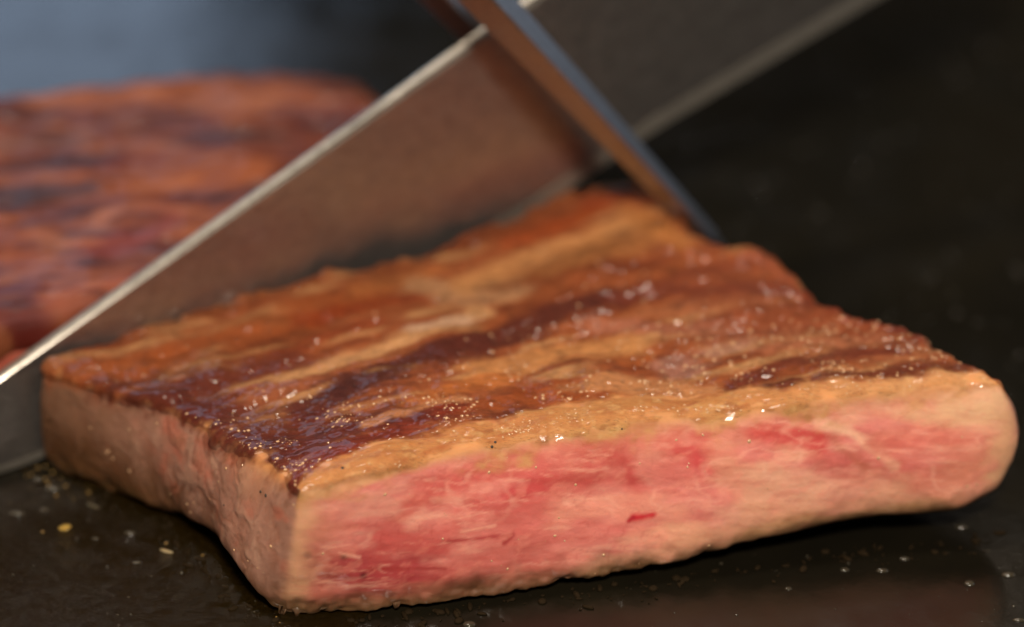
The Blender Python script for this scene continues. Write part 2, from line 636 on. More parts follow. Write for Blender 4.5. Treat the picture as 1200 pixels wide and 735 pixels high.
    q1 = np.stack([fxy[:, 0] * 150, (fxy[:, 1] + 0.16 * fxy[:, 0]) * 520, fx * 0], 1)
    q1[:, 1] += 0.35 * fbm(np.stack([fxy[:, 0] * 210, fxy[:, 1] * 260, fx * 0], 1), 3, 163)
    rv = 1 - np.abs(vnoise(q1, 165) * 0.7 + 0.3 * vnoise(q1 * 2.1, 166)) * 4.5
    m = (0.24 * sst(0.25, 0.95, rv) * sst(-0.5, 0.3, fbm(fxy[:, [0, 1, 1]] * 120, 2, 167)))[:, None]
    cf = cf * (1 - m) + lin((238, 178, 150)) * m
    q1[:, 0] *= 1.6
    rv2 = 1 - np.abs(vnoise(q1 * 1.7 + 31.0, 169)) * 6.0
    m = (0.20 * sst(0.3, 0.95, rv2) * sst(-0.2, 0.5, fbm(fxy[:, [0, 1, 1]] * 150, 2, 171)))[:, None]
    cf = cf * (1 - m) + lin((160, 52, 50)) * m
    # ---------- pigment of the side and the ends
    edge_ = np.maximum(sst(0.24, 0.02, w + 0.05 * marb - 0.10 * sst(.5, 1, u)), 0.9 * sst(0.10, 0.0, u + 0.02 * marb))
    edge_ = np.maximum(edge_, 0.85 * sst(0.86, 1.0, u + 0.03 * marb))
    m = (0.46 * edge_ * (v == 0))[:, None]
    cf = cf * (1 - m) + lin((208, 154, 116)) * m
    sl = np.stack([(P[:, :2] - A0) @ np.array([-0.71, 0.70]), z], 1)
    cs = np.tile(lin((168, 120, 98)), (len(P), 1))
    m = sst(-0.1, 1.0, sidefib)[:, None]
    cs = cs * (1 - 0.45 * m) + lin((200, 152, 124)) * 0.45 * m
    m = sst(0.0, 1.0, -sidefib)[:, None]
    cs = cs * (1 - 0.6 * m) + lin((168, 106, 80)) * 0.6 * m
    m = sst(0.3, 1.0, fbm(P * 230, 3, 71))[:, None]
    cs = cs * (1 - 0.6 * m) + lin((196, 108, 82)) * 0.6 * m
    m = (0.7 * sst(0.2, 0.9, fbm(np.stack([fx * 700, fy * 700, z * 200 + fx * 300], 1), 4, 73)))[:, None]
    cs = cs * (1 - .8 * m) + lin((196, 150, 122)) * .8 * m
    m = (sst(0.026, 0.052, sl[:, 0] + 0.006 * sidefib) * 0.8)[:, None]
    cs = cs * (1 - m) + lin((128, 88, 60)) * m
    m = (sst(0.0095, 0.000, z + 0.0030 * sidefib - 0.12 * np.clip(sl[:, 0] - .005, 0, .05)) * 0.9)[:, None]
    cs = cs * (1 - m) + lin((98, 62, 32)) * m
    rg0 = fbm(P * 330, 3, 77)
    m = (0.6 * sst(0.1, 0.9, rg0 * 0.6 + sidefib * 0.5) * sst(0.011, 0.020, z))[:, None]
    cs = cs * (1 - m) + lin((132, 76, 46)) * m
    m = (0.35 * sst(0.3, 1.0, fbm(P * 700, 3, 79)))[:, None]
    cs = cs * (1 - m) + lin((120, 74, 50)) * m
    f0l = 0.0036 * sst(0.35, 1.0, u)
    wfr = is_front[:, None]
    cm = cf * wfr + cs * np.array([0.88, 0.86, 0.88]) * (1 - wfr)
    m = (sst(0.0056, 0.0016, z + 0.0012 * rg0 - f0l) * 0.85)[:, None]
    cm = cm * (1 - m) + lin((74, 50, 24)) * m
    # top of the meat under the crust
    cm = cm * (1 - is_top[:, None]) + lin((196, 132, 78)) * is_top[:, None]

    # ---------- crust on top
    dtop = np.where(ijk[:, 2] == NW, 1.0, 0.0)
    dist_front = v * 0.085                       # metres back from the front edge, on the top
    down_side = (NW - ijk[:, 2]) / NW * 0.0215   # metres below the upper edge, on the sides
    rag = fbm(np.stack([fx * 160, fy * 330, z * 200], 1), 4, 81)
    # strip of bare fat along the front edge: broad at the middle, none at the left corner
    strip = 0.0030 + 0.0042 * np.exp(-((u - 0.42) / 0.30) ** 2) + 0.0012 * np.exp(-((u - 0.15) / 0.1) ** 2) - 0.0018 * sst(0.8, 1.0, u)
    strip = strip * 0.95 * sst(-0.02, 0.06, u) + 0.0020 * fbm(np.stack([fx * 130, fy * 0, z * 0], 1), 3, 83)
    onfront = v == 0
    sgn = np.where(ijk[:, 2] == NW, np.minimum(dist_front - strip, 0.004) / 0.0016,
                   np.where(onfront, -(down_side + strip) / 0.0016, (0.0024 - down_side) / 0.0012))
    sgn = np.where((u == 0) & (ijk[:, 2] < NW), (0.0024 + 0.0026 * fbm(P * 120, 3, 85) - down_side) / 0.0022, sgn)
    lf = 0.0024 + 0.0026 * fbm(P * 120, 3, 85)
    sgn = np.where(ijk[:, 2] == NW, np.minimum(sgn, (lf + u * 0.107) / 0.0022), sgn)
    cr = sgn + rag * np.where((u == 0) & (ijk[:, 2] < NW), 0.3, 0.8)
    pit = fbm(P * 420, 3, 91)
    off = -0.0004 + 0.0006 * sst(-1.0, 1.4, cr)
    off = off + sst(0, 1.4, cr) * (0.00008 * pit + 0.00007 * fbm(P * 1100, 2, 95))


    # ---------- fat strip over the front upper edge
    rag2 = fbm(np.stack([fx * 240, fy * 300, z * 420], 1), 4, 121)
    sedge = np.where(ijk[:, 2] == NW, dist_front, np.where(onfront, -down_side, -1.0))
    sg2 = (strip * 0.5 + 0.0013 + 0.0013 * rag2 - np.abs(sedge - strip * 0.5)) / 0.0017
    rag2 = fbm(np.stack([fx * 240, fy * 300, z * 420], 1), 4, 121)
    sg2 = np.where(u > 0.985, sg2 - 3, sg2)
    rag2 = fbm(np.stack([fx * 240, fy * 300, z * 420], 1), 4, 121)
    fr = sg2 + rag2 * 0.9
    geo = np.where(onfront & (ijk[:, 2] < NW), (0.0018 - down_side) / 0.0022 + 0.5 * rag2, fr)
    off2 = -0.00016 + 0.00023 * sst(-1.8, 1.6, geo) + sst(0, 1.2, fr) * (0.00005 * fbm(P * 620, 3, 131))
    cfat = np.tile(lin((194, 132, 76)), (len(P), 1))
    m = sst(-0.1, 0.9, rag2)[:, None]
    cfat = cfat * (1 - .7 * m) + lin((214, 162, 102)) * .7 * m
    m = sst(0.1, 1.0, -rag2)[:, None]
    cfat = cfat * (1 - .7 * m) + lin((184, 106, 54)) * .7 * m
    m = (0.6 * sst(0.2, 0.9, fbm(P * 900, 3, 123)))[:, None]
    cfat = cfat * (1 - m) + lin((224, 180, 122)) * m
    m = (sst(0.42, 0.0, u) * 0.6)[:, None] * sst(0.002, 0.006, dist_front)[:, None]
    cfat = cfat * (1 - m) + lin((200, 118, 46)) * m
    m = (0.65 * sst(0.05, 0.8, fbm(np.stack([fx * 200, fy * 500, z * 500], 1), 4, 127)))[:, None]
    cfat = cfat * (1 - m) + lin((172, 92, 44)) * m
    m = sst(0.62, 0.9, u)[:, None] * 0.5
    cfat = cfat * (1 - m) + lin((220, 166, 118)) * m
    cfat = cfat * np.array([0.80, 0.73, 0.66])
    m = (0.55 * sst(0.3, 0.9, fbm(np.stack([fx * 420, fy * 900, z * 900], 1), 3, 129)))[:, None]
    cfat = cfat * (1 - m) + lin((138, 72, 34)) * m
    wf = sst(-1.6, 2.0, fr + 0.5 * fine + 0.6 * rag2)[:, None]
    under = cm * (1 - wf) + cfat * wf
    cfat = under

    root = thing('steak', tuple(np.r_[P[:, :2].mean(0), 0]), 'thick front steak with browned top and pink cut face, in front of the knife', 'steak')

    cc = np.tile(lin((162, 86, 44)), (len(P), 1))
    st1 = fbm(np.stack([fx * 85, fy * 430, z * 0], 1), 5, 101)
    st2 = fbm(np.stack([fx * 210, fy * 760, z * 0], 1), 4, 111)
    m = (0.75 * sst(0.05, 0.9, st1))[:, None]
    cc = cc * (1 - m) + lin((208, 156, 102)) * m
    m = (0.75 * sst(0.05, 0.9, -st1))[:, None]
    cc = cc * (1 - m) + lin((112, 46, 22)) * m
    txy = P[:, :2]
    warp = 0.38 * st2 + 0.28 * st1 + 0.14 * pit
    T = 1.85 / 8000.0
    ts = [
        # rear-left part, orange
        ([(110, 412), (230, 376), (330, 350), (430, 330)], 18 * T, (178, 92, 42), .8),
        ([(350, 352), (430, 340), (500, 330)], 9 * T, (150, 64, 24), .8),
        ([(330, 395), (400, 372), (470, 360)], 10 * T, (150, 66, 28), .7),
        ([(420, 322), (470, 312), (520, 300)], 9 * T, (196, 118, 62), .7),
        ([(500, 318), (540, 335), (600, 330)], 14 * T, (204, 152, 92), .8),
        # pale fat bands at the back
        ([(545, 318), (600, 296), (660, 276), (730, 258)], 15 * T, (216, 152, 80), .9),
        ([(640, 300), (700, 285), (760, 275)], 14 * T, (206, 136, 66), .75),
        ([(600, 266), (650, 252), (700, 238)], 11 * T, (172, 78, 30), .85),
        ([(690, 225), (730, 222), (750, 232)], 10 * T, (186, 84, 46), .7),
        ([(740, 240), (775, 262), (800, 280)], 12 * T, (208, 136, 62), .75),
        ([(820, 292), (870, 300), (920, 318)], 12 * T, (184, 96, 52), .8),
        # pale streak left of the dark band
        ([(330, 432), (400, 408), (460, 392), (520, 372), (560, 352)], 9 * T, (216, 160, 92), .95),
        ([(490, 376), (540, 366)], 9 * T, (222, 180, 126), .85),
        # long dark band
        ([(360, 468), (420, 440), (480, 420), (540, 400), (600, 380), (660, 358), (720, 343)], 14 * T, (92, 42, 34), .95),
        ([(720, 343), (780, 335), (850, 337), (930, 338)], 8 * T, (112, 52, 36), .85),
        ([(390, 455), (450, 435)], 16 * T, (88, 44, 40), .8),
        # right of the band: golden
        ([(560, 432), (620, 415), (680, 402), (740, 400)], 15 * T, (212, 146, 74), .9),
        ([(480, 470), (540, 450), (590, 436)], 9 * T, (196, 112, 50), .8),
        ([(760, 360), (830, 358), (900, 350)], 11 * T, (190, 116, 72), .75),
        ([(700, 372), (790, 384), (860, 380)], 9 * T, (196, 126, 84), .7),
        ([(610, 456), (650, 448), (690, 446)], 6 * T, (160, 76, 28), .85),
        ([(440, 500), (540, 478), (640, 466), (720, 466)], 8 * T, (168, 84, 36), .8),
        ([(700, 452), (780, 450), (830, 460)], 12 * T, (210, 146, 80), .85),
        ([(730, 420), (760, 418)], 8 * T, (172, 90, 38), .7),
        ([(790, 425), (810, 435)], 14 * T, (190, 142, 108), .5),
        ([(840, 408), (870, 402)], 12 * T, (204, 158, 122), .5),
        # dark left edge and corner
        ([(60, 436), (130, 446), (200, 458), (270, 492), (320, 528), (350, 556)], 23 * T, (96, 42, 28), .92),
        ([(230, 420), (290, 416), (340, 410)], 16 * T, (112, 54, 40), .8),
        ([(180, 430), (240, 440)], 14 * T, (106, 52, 40), .75),
        ([(240, 470), (300, 488), (370, 495)], 30 * T, (100, 42, 27), .85),
        ([(300, 452), (340, 444), (380, 430)], 8 * T, (168, 96, 58), .7),
        ([(350, 545), (400, 528), (460, 506), (520, 484)], 15 * T, (124, 46, 22), .95),
        ([(350, 520), (420, 500), (480, 484)], 12 * T, (104, 42, 28), .85),
        ([(430, 494), (500, 474), (540, 464)], 5 * T, (202, 136, 76), .85),
        # right end, reddish brown
        ([(860, 330), (930, 370), (1010, 400), (1110, 425)], 42 * T, (138, 68, 42), .6),
        ([(820, 380), (900, 395)], 30 * T, (160, 92, 62), .45),
        ([(870, 372), (940, 372), (1010, 388)], 14 * T, (162, 84, 48), .8),
        ([(950, 345), (1000, 372), (1070, 392)], 8 * T, (124, 54, 36), .8),
        ([(860, 455), (920, 430), (990, 416), (1060, 418)], 8 * T, (116, 56, 40), .9),
        ([(830, 470), (900, 458), (980, 448), (1060, 444), (1150, 436)], 7 * T, (110, 54, 34), .92),
        ([(900, 412), (960, 402), (1030, 404)], 8 * T, (184, 112, 76), .75),
        ([(1020, 430), (1080, 422), (1110, 428)], 7 * T, (172, 98, 58), .75),
        ([(1060, 395), (1110, 412), (1165, 436)], 8 * T, (116, 54, 42), .85),
        # scorched line where crust meets the fat strip
        ([(640, 502), (720, 490), (790, 478), (830, 470)], 2.6 * T, (100, 62, 28), .85),
        ([(770, 478), (798, 474)], 3.6 * T, (74, 46, 22), .85),
    ]
    ts = [(p_, h_, c_ if sum(c_) > 240 else (int(c_[0] * 1.06), int(c_[1] * .98), int(c_[2] * .82)), a_) for p_, h_, c_, a_ in ts]
    ts = [(p_, h_, (c_[0], int(c_[1] * .99), min(255, int(c_[2] * 1.14))) if sum(c_) > 380 else c_, a_) for p_, h_, c_, a_ in ts]
    paint(cc, txy, ts, warp, lambda pts: px_top(pts))
    m = (0.35 * sst(0.1, 0.9, pit))[:, None]
    cc = cc * (1 - m) + cc * 0.5 * m
    st3 = fbm(np.stack([fx * 380, fy * 1500, z * 0], 1), 4, 117)
    st4 = fbm(np.stack([fx * 900, fy * 1300, z * 0], 1), 3, 119)
    m = (0.38 * sst(0.15, 0.9, st3))[:, None]
    cc = cc * (1 - m) + cc * np.array([0.50, 0.38, 0.30]) * m
    m = (0.30 * sst(0.2, 0.9, -st3))[:, None]
    cc = cc * (1 - m) + np.minimum(cc * np.array([1.45, 1.4, 1.35]) + 0.015, 0.85) * m
    m = (0.45 * sst(0.25, 0.9, st4))[:, None]
    cc = cc * (1 - m) + cc * 0.45 * m
    wc = sst(-0.6, 1.3, cr + 0.5 * fine + 0.3 * rag)[:, None]
    cc = cc * np.array([0.88, 0.82, 0.80])
    cc = under * (1 - wc) + cc * wc
    o = make_obj('meat', P, quads, meat_material('cut_meat', 0.25, 0.40, 0.35, FIB, 0.4, 0.26, 0.4), root, colors=cc)
    o['label'] = 'pink rare meat with browned sides'
    V, F, C, used = shell(P, N2, quads, off, 0.0007, cc)
    crust = make_obj('seared_crust', V, F, meat_material('seared_crust', 0.0, 0.43, 0.30, FIB, 1.3, 0.7, 0.22, 0.36, 0.45), root, colors=C)
    crust['label'] = 'golden to dark brown seared crust in long streaks'

    V, F, C, used = shell(P, N2, quads, off2, 0.0006, cc)
    fat = make_obj('fat_rim', V, F, meat_material('fat', 0.2, 0.42, 0.08, FIB, 0.8, 0.5, 0.35, 0.35, 0.25), root, colors=C)
    fat['label'] = 'golden rendered fat along the upper front edge'
    # surface data for the droplets
    return root, P, N2, quads, ijk, off, off2, u, v, w


steak, SP, SN, SQ, SI, SOFF, SOFF2, su, sv, sw = build_front_steak()


# ------------------------------------------------------------------ droplets, pepper
def dome(nseg=8, rings=3, flat=0.55):
    V = [(0, 0, flat)]
    for r in range(1, rings + 1):
        a = r / rings * math.pi * 0.62
        for s in range(nseg):
            t = 2 * math.pi * s / nseg
            V.append((math.sin(a) * math.cos(t), math.sin(a) * math.sin(t), math.cos(a) * flat))
    F = [(0, 1 + s, 1 + (s + 1) % nseg, 0) for s in range(nseg)]
    F = [(0, 1 + s, 1 + (s + 1) % nseg) for s in range(nseg)]
    Q = []
    for r in range(rings - 1):
        b0, b1 = 1 + r * nseg, 1 + (r + 1) * nseg
        for s in range(nseg):
            s2 = (s + 1) % nseg
            Q += [(b0 + s, b1 + s, b1 + s2), (b0 + s, b1 + s2, b0 + s2)]
    last = 1 + (rings - 1) * nseg
    Q += [(last, last + s + 1, last + s) for s in range(1, nseg - 1)]
    return np.array(V), np.array(F + Q)


DV, DF = dome()


def scatter(name, pts, nrm, rad, mat, parent, rng, stretch=0.15):
    VS, FS = [], []
    for i, (p, n, r) in enumerate(zip(pts, nrm, rad)):
        n = n / np.linalg.norm(n)
        a = np.cross(n, [0.3, 0.9, 0.2])
        a /= np.linalg.norm(a)
        b = np.cross(n, a)
        th = rng.uniform(0, 6.28)
        a, b = a * math.cos(th) + b * math.sin(th), b * math.cos(th) - a * math.sin(th)
        k = 1 + rng.uniform(0, stretch)
        VS.append(p + r * (DV[:, :1] * k * a + DV[:, 1:2] / k * b + DV[:, 2:] * n))
        FS.append(DF + len(DV) * i)
    o = make_obj(name, np.concatenate(VS), np.concatenate(FS), mat, parent)
    o['kind'] = 'stuff'
    return o


def build_droplets():
    rng = np.random.default_rng(5)
    oil = oil_material('clear_fat', (0.52, 0.30, 0.16), 0.10, 0.0)
    top = np.where((SI[:, 2] == SI[:, 2].max()) & (sv > 0.012) & (SOFF > 0.0001))[0]
    wgt = np.exp(-((sv[top] - 0.12) / 0.22) ** 2) + 0.04 + 1.2 * np.exp(-((su[top] - 0.12) / 0.16) ** 2) * np.exp(-(sv[top] / 0.5) ** 2)
    cl = fbm(SP[top] * 130, 3, 301)
    wgt = wgt * sst(-0.1, 0.7, cl) + 0.008
    pick = rng.choice(top, 1800, replace=False, p=wgt / wgt.sum())
    rad = 0.00006 + 0.00024 * rng.random(len(pick)) ** 5
    o = scatter('oil_droplets', SP[pick] + SN[pick] * (SOFF[pick] - 0.00002)[:, None], SN[pick], rad, oil, steak, rng)
    o['label'] = 'tiny glistening droplets of hot fat on the crust'
    rim = np.where((SOFF2 > 0.00004))[0]
    wgt = np.exp(-((su[rim] - 0.42) / 0.3) ** 2) + 0.25
    cl = fbm(SP[rim] * 220, 3, 311)
    wgt = wgt * sst(0.0, 0.7, cl) + 0.02
    pick = rng.choice(rim, min(420, len(rim) // 2), replace=False, p=wgt / wgt.sum())
    rad = 0.00006 + 0.00016 * rng.random(len(pick)) ** 4
    o = scatter('fat_bubbles', SP[pick] + SN[pick] * (SOFF2[pick] - 0.00003)[:, None], SN[pick], rad, oil, steak, rng)
    o['label'] = 'small bubbles of fat along the upper front edge'
    # drops sitting on the cut face and the side
    face = np.where(((sv == 0) | (su == 0)) & (sw > 0.05) & (sw < 0.9))[0]
    pick = rng.choice(face, 90, replace=False)
    rad = 0.00009 + 0.00022 * rng.random(len(pick)) ** 3
    o = scatter('juice_droplets', SP[pick] - SN[pick] * 0.00003, SN[pick], rad, oil, steak, rng)
    o['label'] = 'fine drops of juice on the cut meat'
    # cracked pepper
    N = NT('pepper')
    N.set(Base_Color=(0.035, 0.020, 0.010, 1), Roughness=0.6)
    pp = []
    for (x, y) in [(312, 580), (305, 576), (263, 592), (190, 522), (580, 518), (577, 524), (728, 502), (402, 548)]:
        pp.append((x, y))
    P3, N3, R3 = [], [], []
    rel = SP - CAM
    dep = rel @ FWD
    sx = 600 + FPX * (rel @ RGT) / dep
    sy = 367.5 - FPX * (rel @ UPV) / dep
    facing = (SN * rel).sum(1) < 0
    for x, y in pp:
        d = np.hypot(sx - x, sy - y) + np.where(facing, 0, 1e6)
        k = int(np.argmin(d))
        P3.append(SP[k] + SN[k] * max(0.0, max(SOFF[k], SOFF2[k]) if sv[k] < 0.2 and sw[k] > 0.8 else 0.0))
        N3.append(SN[k])
        R3.append(rng.uniform(0.00014, 0.00028))
    o = scatter('pepper_specks', P3, N3, R3, N.m, steak, rng)
    o['label'] = 'few specks of black pepper'


build_droplets()


# ------------------------------------------------------------------ knife plane
KP = un(20, 546, 0)
_B, _C = un(45, 432, .0175), un(742, 208, .021)
KD = _C - _B
KD[2] = 0
KD /= np.linalg.norm(KD)
KN = np.array([KD[1], -KD[0], 0.0])        # towards the front steak
KO = KP + KN * 0.0008                      # middle of the blade


# ------------------------------------------------------------------ rear steak
def build_rear_steak():
    nu, nv, nw = 240, 170, 40

    def kpt(s, off, z):
        q = KO + KD * s - KN * off
        return np.array([q[0], q[1], z])
    front = resample([kpt(-.115, .009, .023), kpt(-.07, .006, .023), kpt(-.02, .0045, .022), kpt(.03, .005, .022), kpt(.06, .006, .021), kpt(.078, .010, .020)], nu + 1)
    bl = un(-330, 190, .024)
    back = resample([bl, un(-150, 140, .024), un(0, 112, .024), un(140, 94, .023), un(270, 84, .022), un(350, 86, .021), un(420, 104, .019)], nu + 1)
    left = resample([front[0], (front[0] + bl) / 2 + np.array([-.008, 0, 0]), bl], nv + 1)
    right = resample([front[-1], un(510, 220, .019), un(485, 158, .019), back[-1]], nv + 1)
    top = coons(front, back, left, right, nu, nv)
    bot = top.copy()
    bot[:, :, 2] = 0
    P, quads, ijk = block_surface(top, bot, nw)
    u, v, w = ijk[:, 0] / nu, ijk[:, 1] / nv, ijk[:, 2] / nw
    P = smooth_verts(P, quads, 60)
    Nn = vnormals(P, quads)
    fib = math.radians(14)
    e1 = np.array([math.cos(fib), math.sin(fib), 0])
    e2 = np.array([-math.sin(fib), math.cos(fib), 0])
    fx, fy, z = P @ e1, P @ e2, P[:, 2]
    is_top = sst(0.35, 0.8, Nn[:, 2])
    lump = fbm(P * 70, 3, 203)
    streak = fbm(np.stack([fx * 90, fy * 330, z * 200], 1), 4, 211)
    P = P + Nn * (lump * 0.0009 + is_top * streak * 0.0003)[:, None]
    P[:, 2] = np.maximum(P[:, 2], 0.00015)
    Nn = vnormals(P, quads)
    side = fbm(np.stack([fx * 120, fy * 300, z * 400], 1), 4, 221)
    cm = np.tile(lin((168, 84, 66)), (len(P), 1))
    m = sst(0, 1, side)[:, None]
    cm = cm * (1 - .6 * m) + lin((206, 130, 104)) * .6 * m
    root = thing('steak', tuple(np.r_[P[:, :2].mean(0), 0]), 'darker browned rear steak lying behind the knife blade', 'steak')
    make_obj('meat', P, quads, bpy.data.materials['cut_meat'], root, colors=cm)
    st1 = fbm(np.stack([fx * 70, fy * 260, z * 0], 1), 5, 231)
    st2 = fbm(np.stack([fx * 170, fy * 520, z * 0], 1), 4, 241)
    cc = np.tile(lin((140, 66, 36)), (len(P), 1))
    m = (0.8 * sst(0.0, 0.9, st1))[:, None]
    cc = cc * (1 - m) + lin((186, 104, 56)) * m
    m = (0.8 * sst(0.0, 0.9, -st1))[:, None]
    cc = cc * (1 - m) + lin((96, 40, 26)) * m
    T = 2.0 / 7000.0
    ts = [
        ([(60, 125), (180, 112), (260, 104), (340, 98), (410, 98)], 14 * T, (178, 98, 48), .8),
        ([(230, 122), (280, 120), (320, 116)], 12 * T, (192, 120, 84), .75),
        ([(60, 165), (140, 150), (230, 145)], 9 * T, (112, 48, 30), .8),
        ([(330, 126), (390, 120), (430, 116)], 9 * T, (128, 50, 30), .8),
        ([(200, 168), (250, 162), (290, 165)], 10 * T, (98, 44, 38), .85),
        ([(0, 185), (50, 176), (90, 170)], 10 * T, (150, 96, 76), .7),
        ([(20, 148), (60, 142)], 8 * T, (112, 62, 48), .7),
        ([(110, 180), (160, 170), (190, 168)], 9 * T, (164, 96, 66), .7),
        ([(0, 235), (50, 232), (110, 225)], 14 * T, (86, 42, 32), .9),
        ([(130, 225), (190, 215), (250, 212), (310, 198)], 12 * T, (186, 98, 30), .9),
        ([(150, 240), (190, 236), (230, 238)], 8 * T, (142, 62, 22), .8),
        ([(130, 195), (180, 190)], 8 * T, (136, 52, 30), .8),
        ([(0, 280), (30, 290), (20, 310)], 14 * T, (176, 88, 34), .8),
        ([(60, 290), (100, 275), (125, 262)], 9 * T, (204, 132, 104), .8),
        ([(120, 290), (160, 275), (190, 262)], 14 * T, (164, 70, 54), .8),
        ([(50, 330), (80, 310)], 14 * T, (176, 106, 92), .7),
        ([(0, 340), (40, 345)], 14 * T, (118, 48, 46), .8),
        ([(60, 360), (100, 345), (140, 330)], 9 * T, (190, 104, 72), .8),
        ([(0, 385), (40, 370)], 12 * T, (132, 54, 44), .8),
    ]
    paint(cc, P[:, :2], ts, 0.6 * st2 + 0.3 * st1, lambda p: px_top(p, .022))
    m = (0.7 * sst(0.1, 0.8, st2))[:, None]
    cc = cc * (1 - m) + cc * np.array([0.45, 0.32, 0.30]) * m
    m = (0.55 * sst(0.15, 0.8, -st2))[:, None]
    cc = cc * (1 - m) + lin((206, 128, 84)) * m
    cc = np.clip(cc.mean(0) + 1.2 * (cc - cc.mean(0)), 0.006, 1)
    cc = cc * np.array([0.42, 0.36, 0.31])
    down_side = (1 - w) * 0.022
    rag = fbm(np.stack([fx * 160, fy * 330, z * 200], 1), 4, 251)
    sgn = np.where(ijk[:, 2] == nw, 2.0, (0.006 - down_side) / 0.002) + rag * 0.8
    off = -0.0006 + 0.0011 * sst(-0.6, 1, sgn) + sst(0, 1, sgn) * 0.0002 * fbm(P * 300, 3, 261)
    V, F, C, _ = shell(P, Nn, quads, off, 0.0007, cc)
    o = make_obj('seared_crust', V, F, meat_material('rear_crust', 0.0, 0.40, 0.10, fib, 0.5, 0.5, 0.35), root, colors=C)
    o['label'] = 'reddish brown seared crust glossy with fat'


build_rear_steak()


